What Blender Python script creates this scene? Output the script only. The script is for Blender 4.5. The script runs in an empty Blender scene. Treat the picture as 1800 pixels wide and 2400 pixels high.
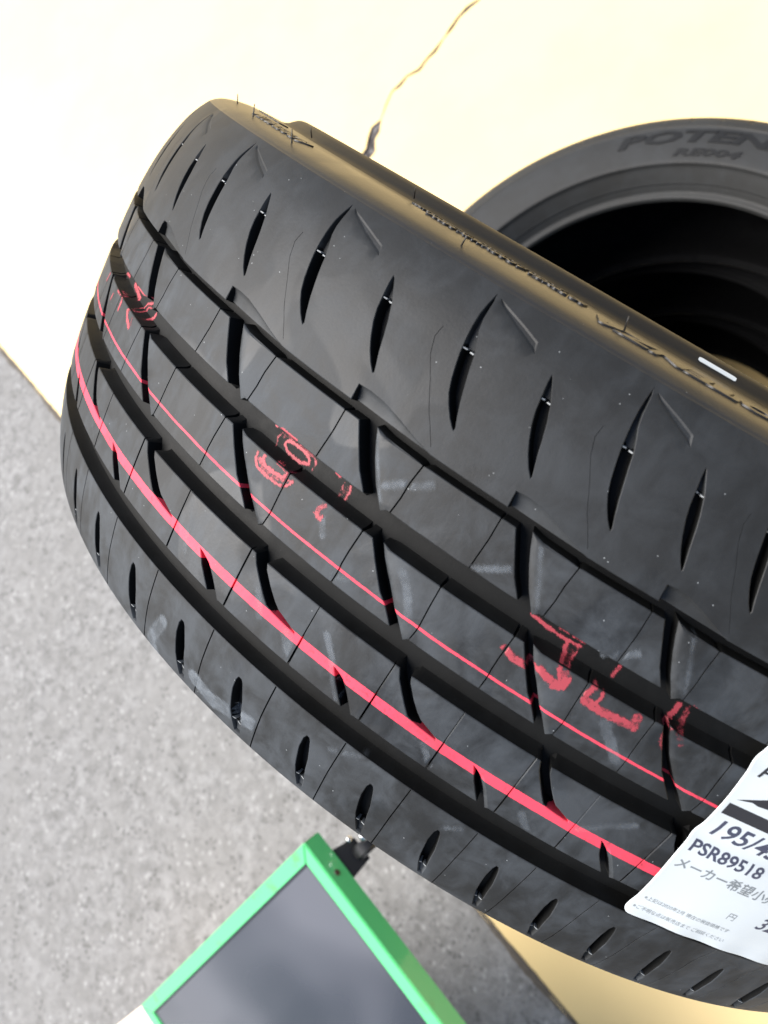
# Close view of a new tyre standing in the hole of a second tyre, painted ground and concrete around them
SUN_EL_DEG, SUN_AZ_DEG, SUN_E, SUN_ANG = 53, 172, 3.3, 55
SKY_S, EXPO = 0.085, 1.4
import bpy, bmesh, math, random
import numpy as np
from mathutils import Matrix, Vector
from mathutils.geometry import delaunay_2d_cdt
from mathutils.bvhtree import BVHTree

random.seed(7); RNG = np.random.default_rng(7)
SC = bpy.context.scene
COL = SC.collection

# ---------------------------------------------------------------- frames
# measured in a lens frame (x right, y down, z forward) and carried into a world whose z is up
CAM_H = 1.0146 + 2 * 0.2137     # the tyre behind is the top one of a stack of three
N_DOWN = Vector((0.412, 0.231, 0.881)).normalized()
EZ = -N_DOWN
EX = (Vector((1, 0, 0)) - EZ * EZ.x).normalized()
EY = EZ.cross(EX)
M = Matrix((EX, EY, EZ))                      # lens frame -> world
def W(p): return M @ Vector(p) + Vector((0, 0, CAM_H))

# ---------------------------------------------------------------- camera
cd = bpy.data.cameras.new('camera'); cam = bpy.data.objects.new('camera', cd); COL.objects.link(cam)
cd.sensor_fit = 'VERTICAL'; cd.sensor_height = 36.0; cd.lens = 1937.64 / 2400 * 36.0
cd.clip_start = 0.01; cd.clip_end = 200
R3 = Matrix((M @ Vector((1, 0, 0)), M @ Vector((0, -1, 0)), M @ Vector((0, 0, -1)))).transposed()
cam.matrix_world = Matrix.Translation((0, 0, CAM_H)) @ R3.to_4x4()
SC.cycles.filter_width = 1.5
cd.dof.use_dof = True; cd.dof.focus_distance = 0.31; cd.dof.aperture_fstop = 15
SC.camera = cam

# ---------------------------------------------------------------- light
SUN_EL, SUN_AZ = math.radians(SUN_EL_DEG), math.radians(SUN_AZ_DEG)        # azimuth counted from +x towards +y
sdir = Vector((math.cos(SUN_EL) * math.cos(SUN_AZ), math.cos(SUN_EL) * math.sin(SUN_AZ), math.sin(SUN_EL)))
w = bpy.data.worlds.new('World'); SC.world = w; w.use_nodes = True
nt = w.node_tree; nt.nodes.clear()
sky = nt.nodes.new('ShaderNodeTexSky'); sky.sky_type = 'NISHITA'; sky.sun_disc = False
sky.sun_elevation = SUN_EL; sky.sun_rotation = math.pi / 2 - SUN_AZ
sky.dust_density = 3.0; sky.air_density = 1.0
bg = nt.nodes.new('ShaderNodeBackground'); bg.inputs[1].default_value = SKY_S
wo = nt.nodes.new('ShaderNodeOutputWorld')
nt.links.new(sky.outputs[0], bg.inputs[0]); nt.links.new(bg.outputs[0], wo.inputs[0])
sl = bpy.data.lights.new('sun', 'SUN'); sl.energy = SUN_E; sl.angle = math.radians(SUN_ANG); sl.color = (1, 0.97, 0.93)
so = bpy.data.objects.new('sun', sl); COL.objects.link(so)
so.rotation_euler = sdir.to_track_quat('Z', 'Y').to_euler()
SC.view_settings.view_transform = 'Standard'; SC.view_settings.look = 'None'
SC.view_settings.gamma = 1; SC.view_settings.exposure = EXPO

# ---------------------------------------------------------------- tyre frames and profile
CC = Vector((0.120767, -0.027031, 0.526564)); AX = Vector((-0.472174, 0.814975, 0.335958)).normalized()
TT = Vector((0.865267, 0.501311, 0)).normalized(); UU = TT.cross(AX).normalized()
def tyre_matrix(c, ax, u):
    z = M @ (-Vector(ax)); x = M @ Vector(u); y = z.cross(x)
    R = Matrix((x, y, z)).transposed()
    return Matrix.Translation(W(c)) @ R.to_4x4()
Y0, HW = 9.28, 86.3                     # mm
def prof(y):
    x = np.abs(y - Y0) / 80.0
    return 300.0 - 2.1417 * x ** 2 - 6.6176 * x ** 3.5714 - 1.2 * np.clip((-72.0 - y) / 14.0, 0, 1.2) ** 2
def L3(phi, y, h=0.0):                    # phi radians, y mm, h mm above the running surface -> local metres
    r = (prof(y) + h) / 1000.0
    return np.stack([r * np.cos(phi), r * np.sin(phi), -y / 1000.0 + 0 * r], -1)

# pitch sequence: cell coordinate v -> angle, slightly different at three stations across the tread
_A = [125.2, 137.7, 151, 163.3, 173.6, 182.3]; _B = [126.5, 139.1, 152.8, 165.3, 175.5, 184.35]; _D = [126.6, 139.5, 152.8, 165.2, 175.5, 184.2, 192.9, 201.7]
NC = 32
def _seq(a):
    a = list(a); k = list(range(-1, -1 + len(a)))
    n = NC - (len(a) - 1)
    step = (360 - (a[-1] - a[0])) / n
    full = a[:-1] + [a[-1] + i * step for i in range(n)]
    ks = np.arange(-1 - NC, -1 + 2 * NC); vals = [full[(kk + 1) % NC] + 360 * ((kk + 1) // NC) for kk in ks]
    return ks.astype(float), np.array(vals)
SA, SB, SD = _seq(_A), _seq(_B), _seq(_D)
def Phi(v, y):                            # radians
    v = np.asarray(v, float); y = np.asarray(y, float)
    a = np.interp(v, *SA); b = np.interp(v, *SB); d = np.interp(v, *SD)
    t1 = np.clip((y + 46) / 58, 0, 1); t2 = np.clip((y - 12) / 59, 0, 1)
    return np.radians(a + (b - a) * t1 + (d - b) * t2)

# ---------------------------------------------------------------- object helpers
def tag(o, label=None, cat=None, group=None, kind=None):
    if label: o['label'] = label
    if cat: o['category'] = cat
    if group: o['group'] = group
    if kind: o['kind'] = kind
    return o
def mesh_obj(name, verts, faces, mat, parent=None, smooth=None):
    me = bpy.data.meshes.new(name); me.from_pydata([tuple(map(float, p)) for p in verts], [], [tuple(map(int, f)) for f in faces]); me.update()
    if mat: me.materials.append(mat)
    if smooth is not None:
        me.shade_smooth(); me.set_sharp_from_angle(angle=math.radians(smooth))
    o = bpy.data.objects.new(name, me); COL.objects.link(o)
    if parent: o.parent = parent
    return o
def empty(name, mat4=None):
    o = bpy.data.objects.new(name, None); COL.objects.link(o); o.empty_display_size = .05
    if mat4 is not None: o.matrix_world = mat4
    return o
class Acc:
    def __init__(s): s.v = []; s.f = []; s.n = 0
    def add(s, v, f):
        s.v.append(np.asarray(v, float)); s.f += [tuple(int(i) + s.n for i in q) for q in f]; s.n += len(v)
    def verts(s): return np.concatenate(s.v) if s.v else np.zeros((0, 3))

# ---------------------------------------------------------------- materials
class NT:
    def __init__(s, name):
        s.m = bpy.data.materials.new(name); s.m.use_nodes = True; s.t = s.m.node_tree; s.t.nodes.clear()
        s.out = s.n('ShaderNodeOutputMaterial'); s.b = s.n('ShaderNodeBsdfPrincipled'); s.l(s.b.outputs[0], s.out.inputs[0])
    def n(s, t, **k):
        x = s.t.nodes.new(t)
        for a, b in k.items(): setattr(x, a, b)
        return x
    def l(s, a, b): s.t.links.new(a, b)
    def val(s, sock, v):
        if hasattr(v, 'is_output') or isinstance(v, bpy.types.NodeSocket): s.l(v, sock)
        else: sock.default_value = v
    def math(s, op, a, b=0.0, c=0.0, clamp=False):
        x = s.n('ShaderNodeMath', operation=op); x.use_clamp = clamp
        s.val(x.inputs[0], a); s.val(x.inputs[1], b); s.val(x.inputs[2], c); return x.outputs[0]
    def noise(s, co, scale, detail=3, rough=.55, dist=0.0):
        x = s.n('ShaderNodeTexNoise'); x.inputs['Scale'].default_value = scale; x.inputs['Detail'].default_value = detail
        x.inputs['Roughness'].default_value = rough; x.inputs['Distortion'].default_value = dist; s.l(co, x.inputs['Vector']); return x.outputs['Fac']
    def ramp(s, f, lo, hi, a=0.0, b=1.0):
        x = s.n('ShaderNodeMapRange'); x.interpolation_type = 'SMOOTHSTEP'; s.val(x.inputs[0], f)
        for i, v in zip((1, 2, 3, 4), (lo, hi, a, b)): x.inputs[i].default_value = v
        return x.outputs[0]
    def mix(s, f, a, b):
        x = s.n('ShaderNodeMix', data_type='RGBA'); s.val(x.inputs[0], f)
        for k, v in ((6, a), (7, b)):
            if isinstance(v, tuple): x.inputs[k].default_value = (*v, 1)
            else: s.l(v, x.inputs[k])
        return x.outputs[2]
    def obj(s, scale=None):
        tc = s.n('ShaderNodeTexCoord').outputs['Object']
        if scale:
            mp = s.n('ShaderNodeMapping'); mp.inputs['Scale'].default_value = scale; s.l(tc, mp.inputs[0]); return mp.outputs[0]
        return tc
    def bump(s, h, strength, dist):
        x = s.n('ShaderNodeBump'); x.inputs['Strength'].default_value = strength; x.inputs['Distance'].default_value = dist
        s.l(h, x.inputs['Height']); s.l(x.outputs[0], s.b.inputs['Normal']); return x
    def set(s, **k):
        for a, v in k.items(): s.val(s.b.inputs[a.replace('_', ' ')], (*v, 1) if isinstance(v, tuple) and len(v) == 3 else v)

def rubber(name, base=(0.0120, 0.0124, 0.0122), rough=0.62, lines=False, dust=1.0, spec=.30):
    s = NT(name); co = s.obj()
    big = s.noise(co, 16, 4, .62, .5); mid = s.noise(co, 70, 5, .65, .6); fine = s.noise(co, 900, 2, .6)
    haze = s.ramp(s.math('ADD', s.math('MULTIPLY', big, .55), s.math('MULTIPLY', mid, .45)), .42, .64)
    sx = s.n('ShaderNodeSeparateXYZ'); s.l(co, sx.inputs[0]); z = sx.outputs[2]
    ribs = s.ramp(z, .045, .015, .35, 1.0)              # the dusty bloom sits mostly on the middle ribs
    haze = s.math('MULTIPLY', haze, ribs)
    streak = s.ramp(s.noise(s.obj((1, 1, .25)), 120, 3, .6), .45, .7, 0, .35)
    hz = s.math('ADD', haze, s.math('MULTIPLY', streak, ribs), clamp=True)
    c = s.mix(s.math('MULTIPLY', hz, .75 * dust), base, (0.047, 0.053, 0.059))
    # dust specks
    vo = s.n('ShaderNodeTexVoronoi'); vo.inputs['Scale'].default_value = 330; s.l(co, vo.inputs['Vector'])
    sp = s.math('MULTIPLY', s.math('LESS_THAN', vo.outputs['Distance'], .065), s.math('GREATER_THAN', s.noise(co, 160, 2), .585))
    sp = s.math('MULTIPLY', sp, .6 * dust)
    c = s.mix(sp, c, (0.36, 0.38, 0.38))
    if lines:
        wob = s.math('MULTIPLY', s.math('SUBTRACT', s.noise(co, 40, 2), .5), .0009)
        zz = s.math('ADD', z, wob)
        edge = s.math('MULTIPLY', s.math('SUBTRACT', s.noise(co, 500, 2), .5), .0003)
        d1 = s.math('ADD', s.math('ABSOLUTE', s.math('ADD', zz, .04185)), edge); d2 = s.math('ADD', s.math('ABSOLUTE', s.math('ADD', zz, .0117)), edge)
        l1 = s.math('LESS_THAN', d1, .00185); l2 = s.math('LESS_THAN', d2, .00046)
        ln = s.math('MAXIMUM', l1, s.math('MULTIPLY', l2, .9))
        wear = s.math('MULTIPLY', s.ramp(s.noise(co, 420, 4, .7), .30, .46, .55, 1.0), s.ramp(s.noise(co, 55, 3, .6), .30, .5, .72, 1.0))
        ln = s.math('MULTIPLY', ln, wear)
        c = s.mix(ln, c, (0.70, 0.05, 0.085))
    s.set(Base_Color=c)
    gloss = s.math('MULTIPLY', s.ramp(s.noise(co, 21, 2, .5, .8), .56, .60), ribs)      # hard shiny patches where the mould film is unbroken
    r = s.math('ADD', s.math('ADD', rough - .03, s.math('MULTIPLY', haze, .14)), s.math('MULTIPLY', gloss, -.17 * dust))
    s.set(Roughness=r, IOR=1.5)
    s.b.inputs['Specular IOR Level'].default_value = spec
    h = s.math('ADD', s.math('MULTIPLY', fine, .5), s.math('MULTIPLY', mid, .8))
    s.bump(h, .22, .0004)
    return s.m
def paint_mark(name, col, rough=.6, soft=None):
    s = NT(name); co = s.obj()
    at = s.n('ShaderNodeAttribute', attribute_name='paint').outputs['Fac']
    g = s.noise(co, 520, 4, .7); g2 = s.noise(co, 130, 3, .6)
    cov = s.math('SUBTRACT', at, s.math('ADD', s.ramp(g, .35, .7, 0, .30), s.ramp(g2, .4, .7, 0, .16)))
    a = s.ramp(cov, -.05, .45, 0, .84) if soft is None else s.math('MULTIPLY', s.math('MULTIPLY', at, soft), s.ramp(g2, .3, .7, .35, 1.3))
    s.set(Base_Color=col, Roughness=rough, Alpha=a)
    return s.m
MAT = {}
MAT['tread'] = rubber('tread rubber', lines=True)
MAT['side'] = rubber('sidewall rubber', base=(0.018, 0.017, 0.016), rough=.43, dust=.4, spec=.36)
MAT['groove'] = rubber('shaded groove rubber', base=(0.0045, 0.0045, 0.0041), rough=.62, dust=.05, lines=True, spec=.16)  # same rubber as the tread, colour darkened to paint in the groove shade
MAT['liner'] = rubber('liner and hole shade rubber', base=(0.003, 0.003, 0.0033), rough=.85, dust=.0)
MAT['liner'].node_tree.nodes['Principled BSDF'].inputs['Specular IOR Level'].default_value = .15
MAT['bead'] = rubber('bead rubber', base=(0.009, 0.009, 0.009), rough=.6, dust=.1, spec=.22)
MAT['tyre2'] = rubber('background tyre rubber', base=(0.021, 0.021, 0.020), rough=.6, dust=.5, spec=.25)
MAT['crayon'] = paint_mark('red crayon', (0.34, 0.042, 0.056))
MAT['scuff'] = paint_mark('dusty scuff', (0.20, 0.225, 0.25), .75, soft=.7)
# ---------------------------------------------------------------- planar polygon tools (units: mm on the unrolled tread)
def seg_dist(P, A, B):
    d = B - A; L = (d * d).sum(-1) + 1e-12
    t = np.clip(((P[:, None] - A) * d).sum(-1) / L, 0, 1)
    q = A + t[..., None] * d
    return np.sqrt(((P[:, None] - q) ** 2).sum(-1))
def inside(P, poly):
    x, y = P[:, 0], P[:, 1]; r = np.zeros(len(P), bool); n = len(poly)
    for i in range(n):
        x1, y1 = poly[i]; x2, y2 = poly[(i + 1) % n]
        if y1 == y2: continue
        m = ((y1 > y) != (y2 > y)) & (x < (x2 - x1) * (y - y1) / (y2 - y1) + x1)
        r ^= m
    return r
def area(p): x, y = p[:, 0], p[:, 1]; return .5 * (x * np.roll(y, -1) - y * np.roll(x, -1)).sum()
def resample(pts, step):
    """pts: list of (v, y, chamfer_w, chamfer_d, wall) closed; linear subdivision, attributes interpolated"""
    out = []
    n = len(pts)
    for i in range(n):
        a = np.array(pts[i], float); b = np.array(pts[(i + 1) % n], float)
        d = math.hypot((b[0] - a[0]) * 62, b[1] - a[1]); k = max(1, int(math.ceil(d / step)))
        for j in range(k): out.append(a + (b - a) * j / k)
    return np.array(out)
def to_mm(V, Y): return np.stack([Phi(V, Y) * 300.0, Y], -1)
def normals2(P):                      # outward for ccw polygons
    a = np.roll(P, 1, 0); b = np.roll(P, -1, 0)
    def nn(d): L = np.linalg.norm(d, axis=1)[:, None] + 1e-9; d = d / L; return np.stack([d[:, 1], -d[:, 0]], -1)
    n1 = nn(P - a); n2 = nn(b - P); m = n1 + n2; L = np.linalg.norm(m, axis=1)[:, None]
    m = m / np.maximum(L, .5)
    k = 1 / np.maximum((m * n1).sum(1), .6); return m * k[:, None]
def lift(P, h): return L3(P[:, 0] / 300.0, P[:, 1], h)
def cdt(outer, holes, grid):
    allp = [outer] + holes; pts = []; edges = []; n = 0
    for p in allp:
        m = len(p); pts.append(p); edges += [(n + i, n + (i + 1) % m) for i in range(m)]; n += m
    P = np.concatenate(pts)
    if grid:
        gx, gy = grid
        xs = np.arange(math.floor(outer[:, 0].min() / gx) * gx, outer[:, 0].max(), gx); ys = np.arange(outer[:, 1].min() + gy * .5, outer[:, 1].max(), gy)
        G = np.array([(x + (gx * .5 if j % 2 else 0), y) for j, y in enumerate(ys) for x in xs])
        if len(G):
            m = inside(G, outer)
            for h in holes: m &= ~inside(G, h)
            G = G[m]
            if len(G):
                A = np.concatenate(allp); B = np.concatenate([np.roll(p, -1, 0) for p in allp])
                G = G[seg_dist(G, A, B).min(1) > min(gx, gy) * .4]
                P = np.concatenate([P, G])
    r = delaunay_2d_cdt([Vector(p) for p in P.tolist()], edges, [], 0, 1e-5)
    V = np.array([tuple(p) for p in r[0]]); F = [f for f in r[2] if len(f) >= 3]
    T = np.array(F); C = V[T].mean(1)
    m = inside(C, outer)
    for h in holes: m &= ~inside(C, h)
    return V, T[m]
WALLS = {0: [(.25, .22), (.7, None)],                # plain wall: (offset, depth); None = full depth
         1: [(.3, .25), (1.2, 4.3), (2.4, None)],     # main groove wall with a rounded foot
         2: [(.03, .15), (.03, None)]}                # sipe
def ring_walls(acc, P, att, depth, hole=False):
    """P ccw for the outline, cw for a hole, so that the normal always points out of the rubber"""
    N = normals2(P)
    lim = np.full(len(P), 9.0)
    # limit offsets in narrow slots
    A = P; B = np.roll(P, -1, 0)
    O = P + N * .01
    for i in range(len(P)):
        d = N[i] / (np.linalg.norm(N[i]) + 1e-9); e = B - A
        den = d[0] * e[:, 1] - d[1] * e[:, 0]; w = A - O[i]
        with np.errstate(divide='ignore', invalid='ignore'):
            t = (w[:, 0] * e[:, 1] - w[:, 1] * e[:, 0]) / den; s = (w[:, 0] * d[1] - w[:, 1] * d[0]) / den
        ok = (t > 1e-3) & (s >= 0) & (s <= 1)
        if ok.any(): lim[i] = t[ok].min() * .42
    rows = [(P, np.zeros(len(P)))]
    K = max(len(WALLS[int(round(w))]) for w in set(att[:, 2]))
    for k in range(K + 1):
        off = np.zeros(len(P)); dep = np.zeros(len(P))
        for i in range(len(P)):
            cw, cdp, wt = att[i]; prof_ = WALLS[int(round(wt))]
            if cw > 0:  # explicit chamfer first
                seq = [(cw, cdp)] + [(cw + o, (cdp + .3) if dd is not None and dd < cdp else dd) for o, dd in prof_]
            else: seq = [prof_[0]] + list(prof_)
            o, dd = seq[min(k, len(seq) - 1)]
            off[i] = o; dep[i] = depth if dd is None else min(dd, depth)
        off = np.minimum(off, lim)
        rows.append((P + N * off[:, None], dep))
    v = np.concatenate([lift(p, -d) for p, d in rows]); n = len(P); f = []
    for r in range(len(rows) - 1):
        for i in range(n):
            j = (i + 1) % n; f.append((r * n + i, (r + 1) * n + i, (r + 1) * n + j, r * n + j))
    acc.add(v, f)
    return rows[-1][0]
def block(outline, holes=(), depth=6.1, step=2.5, grid=(4.0, 4.0), shift=0, skip_wall=None):
    """outline: list of (v, y[, chamfer width, chamfer depth, wall type]); holes: dicts(pts, depth). returns Acc"""
    acc = Acc()
    def prep(pts, want):
        q = [tuple(p) + (0, 0, 0)[len(p) - 2:] if len(p) < 5 else tuple(p) for p in pts]
        R_ = resample(q, step); R_[:, 0] += shift
        P = to_mm(R_[:, 0], R_[:, 1]); a = area(P)
        if (a > 0) != want: P = P[::-1]; R_ = R_[::-1]
        return P, R_[:, 2:]
    PO, AO = prep(outline, True)
    HP = []
    for h in holes:
        P, A = prep(h['pts'], False); HP.append((P, A, h))
    V, F = cdt(PO, [p for p, _, _ in HP], grid)
    acc.add(lift(V, np.zeros(len(V))), F)
    n0 = len(PO)
    if skip_wall is None: ring_walls(acc, PO, AO, depth)
    else:
        tmp = Acc(); ring_walls(tmp, PO, AO, depth)
        keep = [skip_wall(PO[i], PO[(i + 1) % n0]) for i in range(n0)]
        fs = [f for i, f in enumerate(tmp.f) if not keep[i % n0]]
        acc.add(tmp.verts(), fs)
    for P, A, h in HP:
        dep = h['depth']
        if callable(dep):
            # floor depth varies with y: walls built row-wise with that depth
            N = normals2(P); D = np.array([dep(y) for y in P[:, 1]])
            lim = np.full(len(P), 1.1)
            Q = P[:, None] - P[None]; dist = np.sqrt((Q ** 2).sum(-1)); idx = np.arange(len(P)); sep = np.minimum(np.abs(idx[:, None] - idx), len(P) - np.abs(idx[:, None] - idx))
            dist[sep < 4] = 99; lim = np.minimum(lim, dist.min(1) * .35)
            rows = [(P, 0 * D), (P + N * np.minimum(.2, lim)[:, None], np.minimum(.2, D)), (P + N * np.minimum(.7, lim)[:, None], D)]
            v = np.concatenate([lift(p, -d) for p, d in rows]); n = len(P); f = []
            for r in range(2):
                for i in range(n): j = (i + 1) % n; f.append((r * n + i, (r + 1) * n + i, (r + 1) * n + j, r * n + j))
            acc.add(v, f)
            try:
                V, F = cdt(P[::-1], [], (1.6, 1.0)); DD = np.array([dep(y) for y in V[:, 1]]); acc.add(lift(V, -DD - .003), F)
            except Exception: pass
        else:
            ring_walls(acc, P, A, dep)
            if not h.get('open'):
                V, F = cdt(P[::-1], [], (2.0, 2.0)); acc.add(lift(V, -dep - .003), F)
    return acc

# ---------------------------------------------------------------- the tread pattern, one cell (v in 0..1)
G1T, G1B, G2T, G2B, G3T, G3B, G4T, G4B = -35.7, -31.6, -13.9, -3.4, 16.9, 27.05, 51.6, 62.6
YT, YB = -86.1, Y0 + HW
LONG = [(1.00, -45.0), (.955, -47.6), (.915, -50.6), (.882, -53.6), (.855, -57.4), (.835, -61), (.815, -65), (.80, -69), (.788, -73), (.78, -77), (.78, -80.5), (.785, -84.3), (.80, -82.2), (.808, -79), (.815, -76.2), (.832, -73), (.86, -69.8), (.885, -66.5), (.905, -62.5), (.93, -58), (.955, -53.6), (.985, -49), (1.008, -46)]
SHORT = [(.50, -45.7), (.46, -48), (.42, -51), (.385, -54.2), (.345, -58.7), (.32, -62.6), (.305, -66.6), (.29, -70.3), (.283, -73.2), (.30, -72.6), (.335, -69.6), (.372, -66.4), (.415, -61.2), (.442, -57), (.468, -52.4), (.50, -47.7), (.508, -46.3)]
ARROW = [(.815, -83.6), (.84, -81.9), (.96, -78.9), (1.14, -75.4), (1.115, -78.6), (.96, -81.2)]
def slit(path, w=.0035):
    L = [(a - w, b) for a, b in path]; R_ = [(a + w, b) for a, b in path[::-1]]
    return L + R_
SIPE_U = [(.93, -37.6), (.885, -42.8), (.77, -54), (.70, -60), (.665, -65), (.67, -68.8)]
SIPE_V = [(.41, -40.4), (.38, -45), (.34, -49.2), (.24, -58.5), (.13, -63.8)]
SIPE_W = [(1.12, -70.5), (1.10, -73.0), (1.085, -74.0)]
def step_floor(y): return 4.6 if y > -66.6 else (2.6 if y > -80 else max(.35, 2.6 * (y + 85.2) / 5.2))
def step_short(y): return 4.6 if y > -66.4 else 2.4
WEDGE = [(.455, -40.9), (.53, -41.2), (.61, -40.9), (.67, -40.1), (.73, -39.2), (.79, -38.1), (.84, -37.2), (.89, -36.4), (.945, -35.75)]
CUT = [(.455, -40.9), (.50, -43.2), (.545, -46.5), (.60, -52), (.60, -60), (.60, -74), (.60, YT)]
def shoulder_cell(k, step, grid, sip=True):
    o = []
    # bottom edge: wedge arc from the cut to the straight G1 edge, then along G1 to the next cut
    for i, (v, y) in enumerate(WEDGE): o.append((v, y, 0, 0, 0))
    o += [(1.2, -35.7), (1.445, -35.7)]
    o += [(v + 1, y) for v, y in CUT]
    o += [(v, y) for v, y in CUT[::-1][:-1]]
    holes = [dict(pts=LONG, depth=step_floor), dict(pts=[(a + 1, b) for a, b in SHORT], depth=step_short), dict(pts=ARROW, depth=.45)]
    if sip: holes += [dict(pts=slit(SIPE_U, .0015), depth=.5)]
    def sk(a, b):           # no walls on the shared cuts and along the ridge
        va = (a[1] + b[1]) / 2
        return va < -41.25 or (abs(a[1] - b[1]) > abs(a[0] - b[0]) * .7 and va < -40.95)
    acc = block(o, holes, step=step, grid=grid, shift=k, skip_wall=sk)
    # wedge: a slope from the arc down to the edge of the narrow groove
    W_ = []
    vs = np.array([p[0] for p in WEDGE]); ya = np.array([p[1] for p in WEDGE])
    vv = np.linspace(.455, .945, 30); yt = np.interp(vv, vs, ya)
    rows = []
    dmax = 2.9 * np.clip((.96 - vv) / .5, 0, 1) ** .8
    for t, e in ((0, .2), (.12, .45), (.4, .75), (1, 1)):
        yy = yt + (-35.75 - yt) * t; rows.append(L3(Phi(vv + k, yy), yy, -(dmax * e) - .02))
    yy = np.full_like(vv, -35.6); rows.append(L3(Phi(vv + k, yy), yy + .4, -6.1))
    f = []
    n = len(vv)
    for r in range(4):
        for i in range(n - 1): f.append((r * n + i, r * n + i + 1, (r + 1) * n + i + 1, (r + 1) * n + i))
    acc.add(np.concatenate(rows), f)
    # end wall of the wedge at its deep tip
    yy = np.array([-40.9, -35.7]); v0 = np.array([.455, .455]) + k
    acc.add(np.concatenate([L3(Phi(v0, yy), yy, 0), L3(Phi(v0 + .004, yy), yy, -6.1)]), [(0, 1, 3, 2)])
    return acc
LA_L = [(.53, G1B), (.58, -25.0), (.63, -18.8), (.69, G2T)]
LA_R = [(.672, G1B), (.715, -25.0), (.762, -19.3), (.822, G2T)]
LB_L = [(.82, G2B), (.872, 2.2), (.95, 9.7), (1.08, G3T)]
LB_R = [(.915, G2B), (.975, 2.0), (1.08, 10.0), (1.205, G3T)]
s_ = .0042
def rib_a(k):
    A1 = [(.93, G1B), (.90, -25.0), (.885, -19.6), (.86, G2T)]; A2 = [(.44, G1B), (.42, -24.0), (.38, G2T)]
    b1 = [(v, y, 1.7, .6, 0) for v, y in LA_R[::-1]] + [(.70, G1B, .4, .3, 0)] + [(.90, G1B)] + [(v - s_, y, 0, 0, 2) for v, y in A1] + [(.85, G2T, 0, 0, 1), (.835, G2T, 0, 0, 1)]
    b2 = [(v + s_, y, 0, 0, 2) for v, y in A1[::-1]] + [(.95, G1B), (1.43, G1B)] + [(v + 1 - s_, y, 0, 0, 2) for v, y in A2] + [(1.37, G2T, 0, 0, 1), (.87, G2T, 0, 0, 1)]
    b3 = [(v + 1 + s_, y, 0, 0, 2) for v, y in A2[::-1]] + [(1.45, G1B), (1.52, G1B)] + [(v + 1, y, 0, 0, 0) for v, y in LA_L] + [(1.68, G2T, 0, 0, 1), (1.39, G2T, 0, 0, 1)]
    return [b1, b2, b3]
def rib_b(k):
    B1 = [(.76, G2B), (.73, 4.6), (.715, 9.7), (.71, G3T)]; B2 = [(.27, G2B), (.25, 4.5), (.225, G3T)]
    b1 = [(v, y, 1.4, .55, 0) for v, y in LB_R[::-1]] + [(.93, G2B, 0, 0, 1), (1.26, G2B, 0, 0, 1)] + [(v + 1 - s_, y, 0, 0, 2) for v, y in B2] + [(1.215, G3T, 0, 0, 1)]
    b2 = [(v + 1 + s_, y, 0, 0, 2) for v, y in B2[::-1]] + [(1.28, G2B, 0, 0, 1), (1.75, G2B, 0, 0, 1)] + [(v + 1 - s_, y, 0, 0, 2) for v, y in B1] + [(1.70, G3T, 0, 0, 1), (1.24, G3T, 0, 0, 1)]
    b3 = [(v + s_, y, 0, 0, 2) for v, y in B1[::-1]] + [(.77, G2B, 0, 0, 1), (.81, G2B, 0, 0, 1)] + [(v, y) for v, y in LB_L] + [(1.07, G3T, 0, 0, 1), (.72, G3T, 0, 0, 1)]
    return [b1, b2, b3]
def rib_c(k):
    hook = [(.268, G3B), (.30, 30.2), (.36, 34.0), (.41, 37.0), (.46, 39.7), (.50, 40.3), (.57, 40.7), (.68, 41.1), (.675, 40.2), (.58, 38.3), (.54, 37.6), (.50, 36.0), (.44, 32.9), (.375, 28.9), (.36, G3B)]
    b1 = [(.24 + s_, G3B, 0, 0, 1), (.255, G3B, 0, 0, 1)] + [(v, y, 0, 0, 0) for v, y in hook] + [(.37, G3B, 0, 0, 1), (.725 - s_, G3B, 0, 0, 1), (.725 - s_, G3B, 0, 0, 2), (.72 - s_, G4T, 0, 0, 2), (.71, G4T, 0, 0, 1), (.235 + s_, G4T, 0, 0, 1), (.235 + s_, G4T - .1, 0, 0, 2)]
    sh = [(1.085, G4T), (1.04, 49), (.99, 45.8), (.935, 40.7), (.965, 41.1), (1.03, 42.4), (1.09, 45.6), (1.15, 49.5), (1.18, G4T)]
    b2 = [(.725 + s_, G3B, 0, 0, 1), (1.23, G3B, 0, 0, 1), (1.235 - s_, G3B, 0, 0, 2), (1.23 - s_, G4T, 0, 0, 2), (1.22, G4T, 0, 0, 1), (1.19, G4T, 0, 0, 1)] + [(v, y, .9 if i < 4 else 0, .7 if i < 4 else 0, 0) for i, (v, y) in enumerate(sh[::-1])] + [(1.07, G4T, 0, 0, 1), (.73 + s_, G4T, 0, 0, 1), (.725 + s_, G4T - .1, 0, 0, 2)]
    return [b1, b2]
def low_slot(c):
    L = [(0.0, 70.4), (-.012, 72.5), (-.012, 77), (.0, 81), (.02, 86), (.05, 90), (.09, 94.2)]
    R_ = [(.135, 94.2), (.125, 90), (.10, 84.5), (.085, 79.5), (.06, 75), (.04, 71.8), (.025, 70.6)]
    return [(c + a, b) for a, b in L + R_]
def step_low(y): return 4.4 if y < 89.2 else (1.7 if y < 92 else 1.2)
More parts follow.
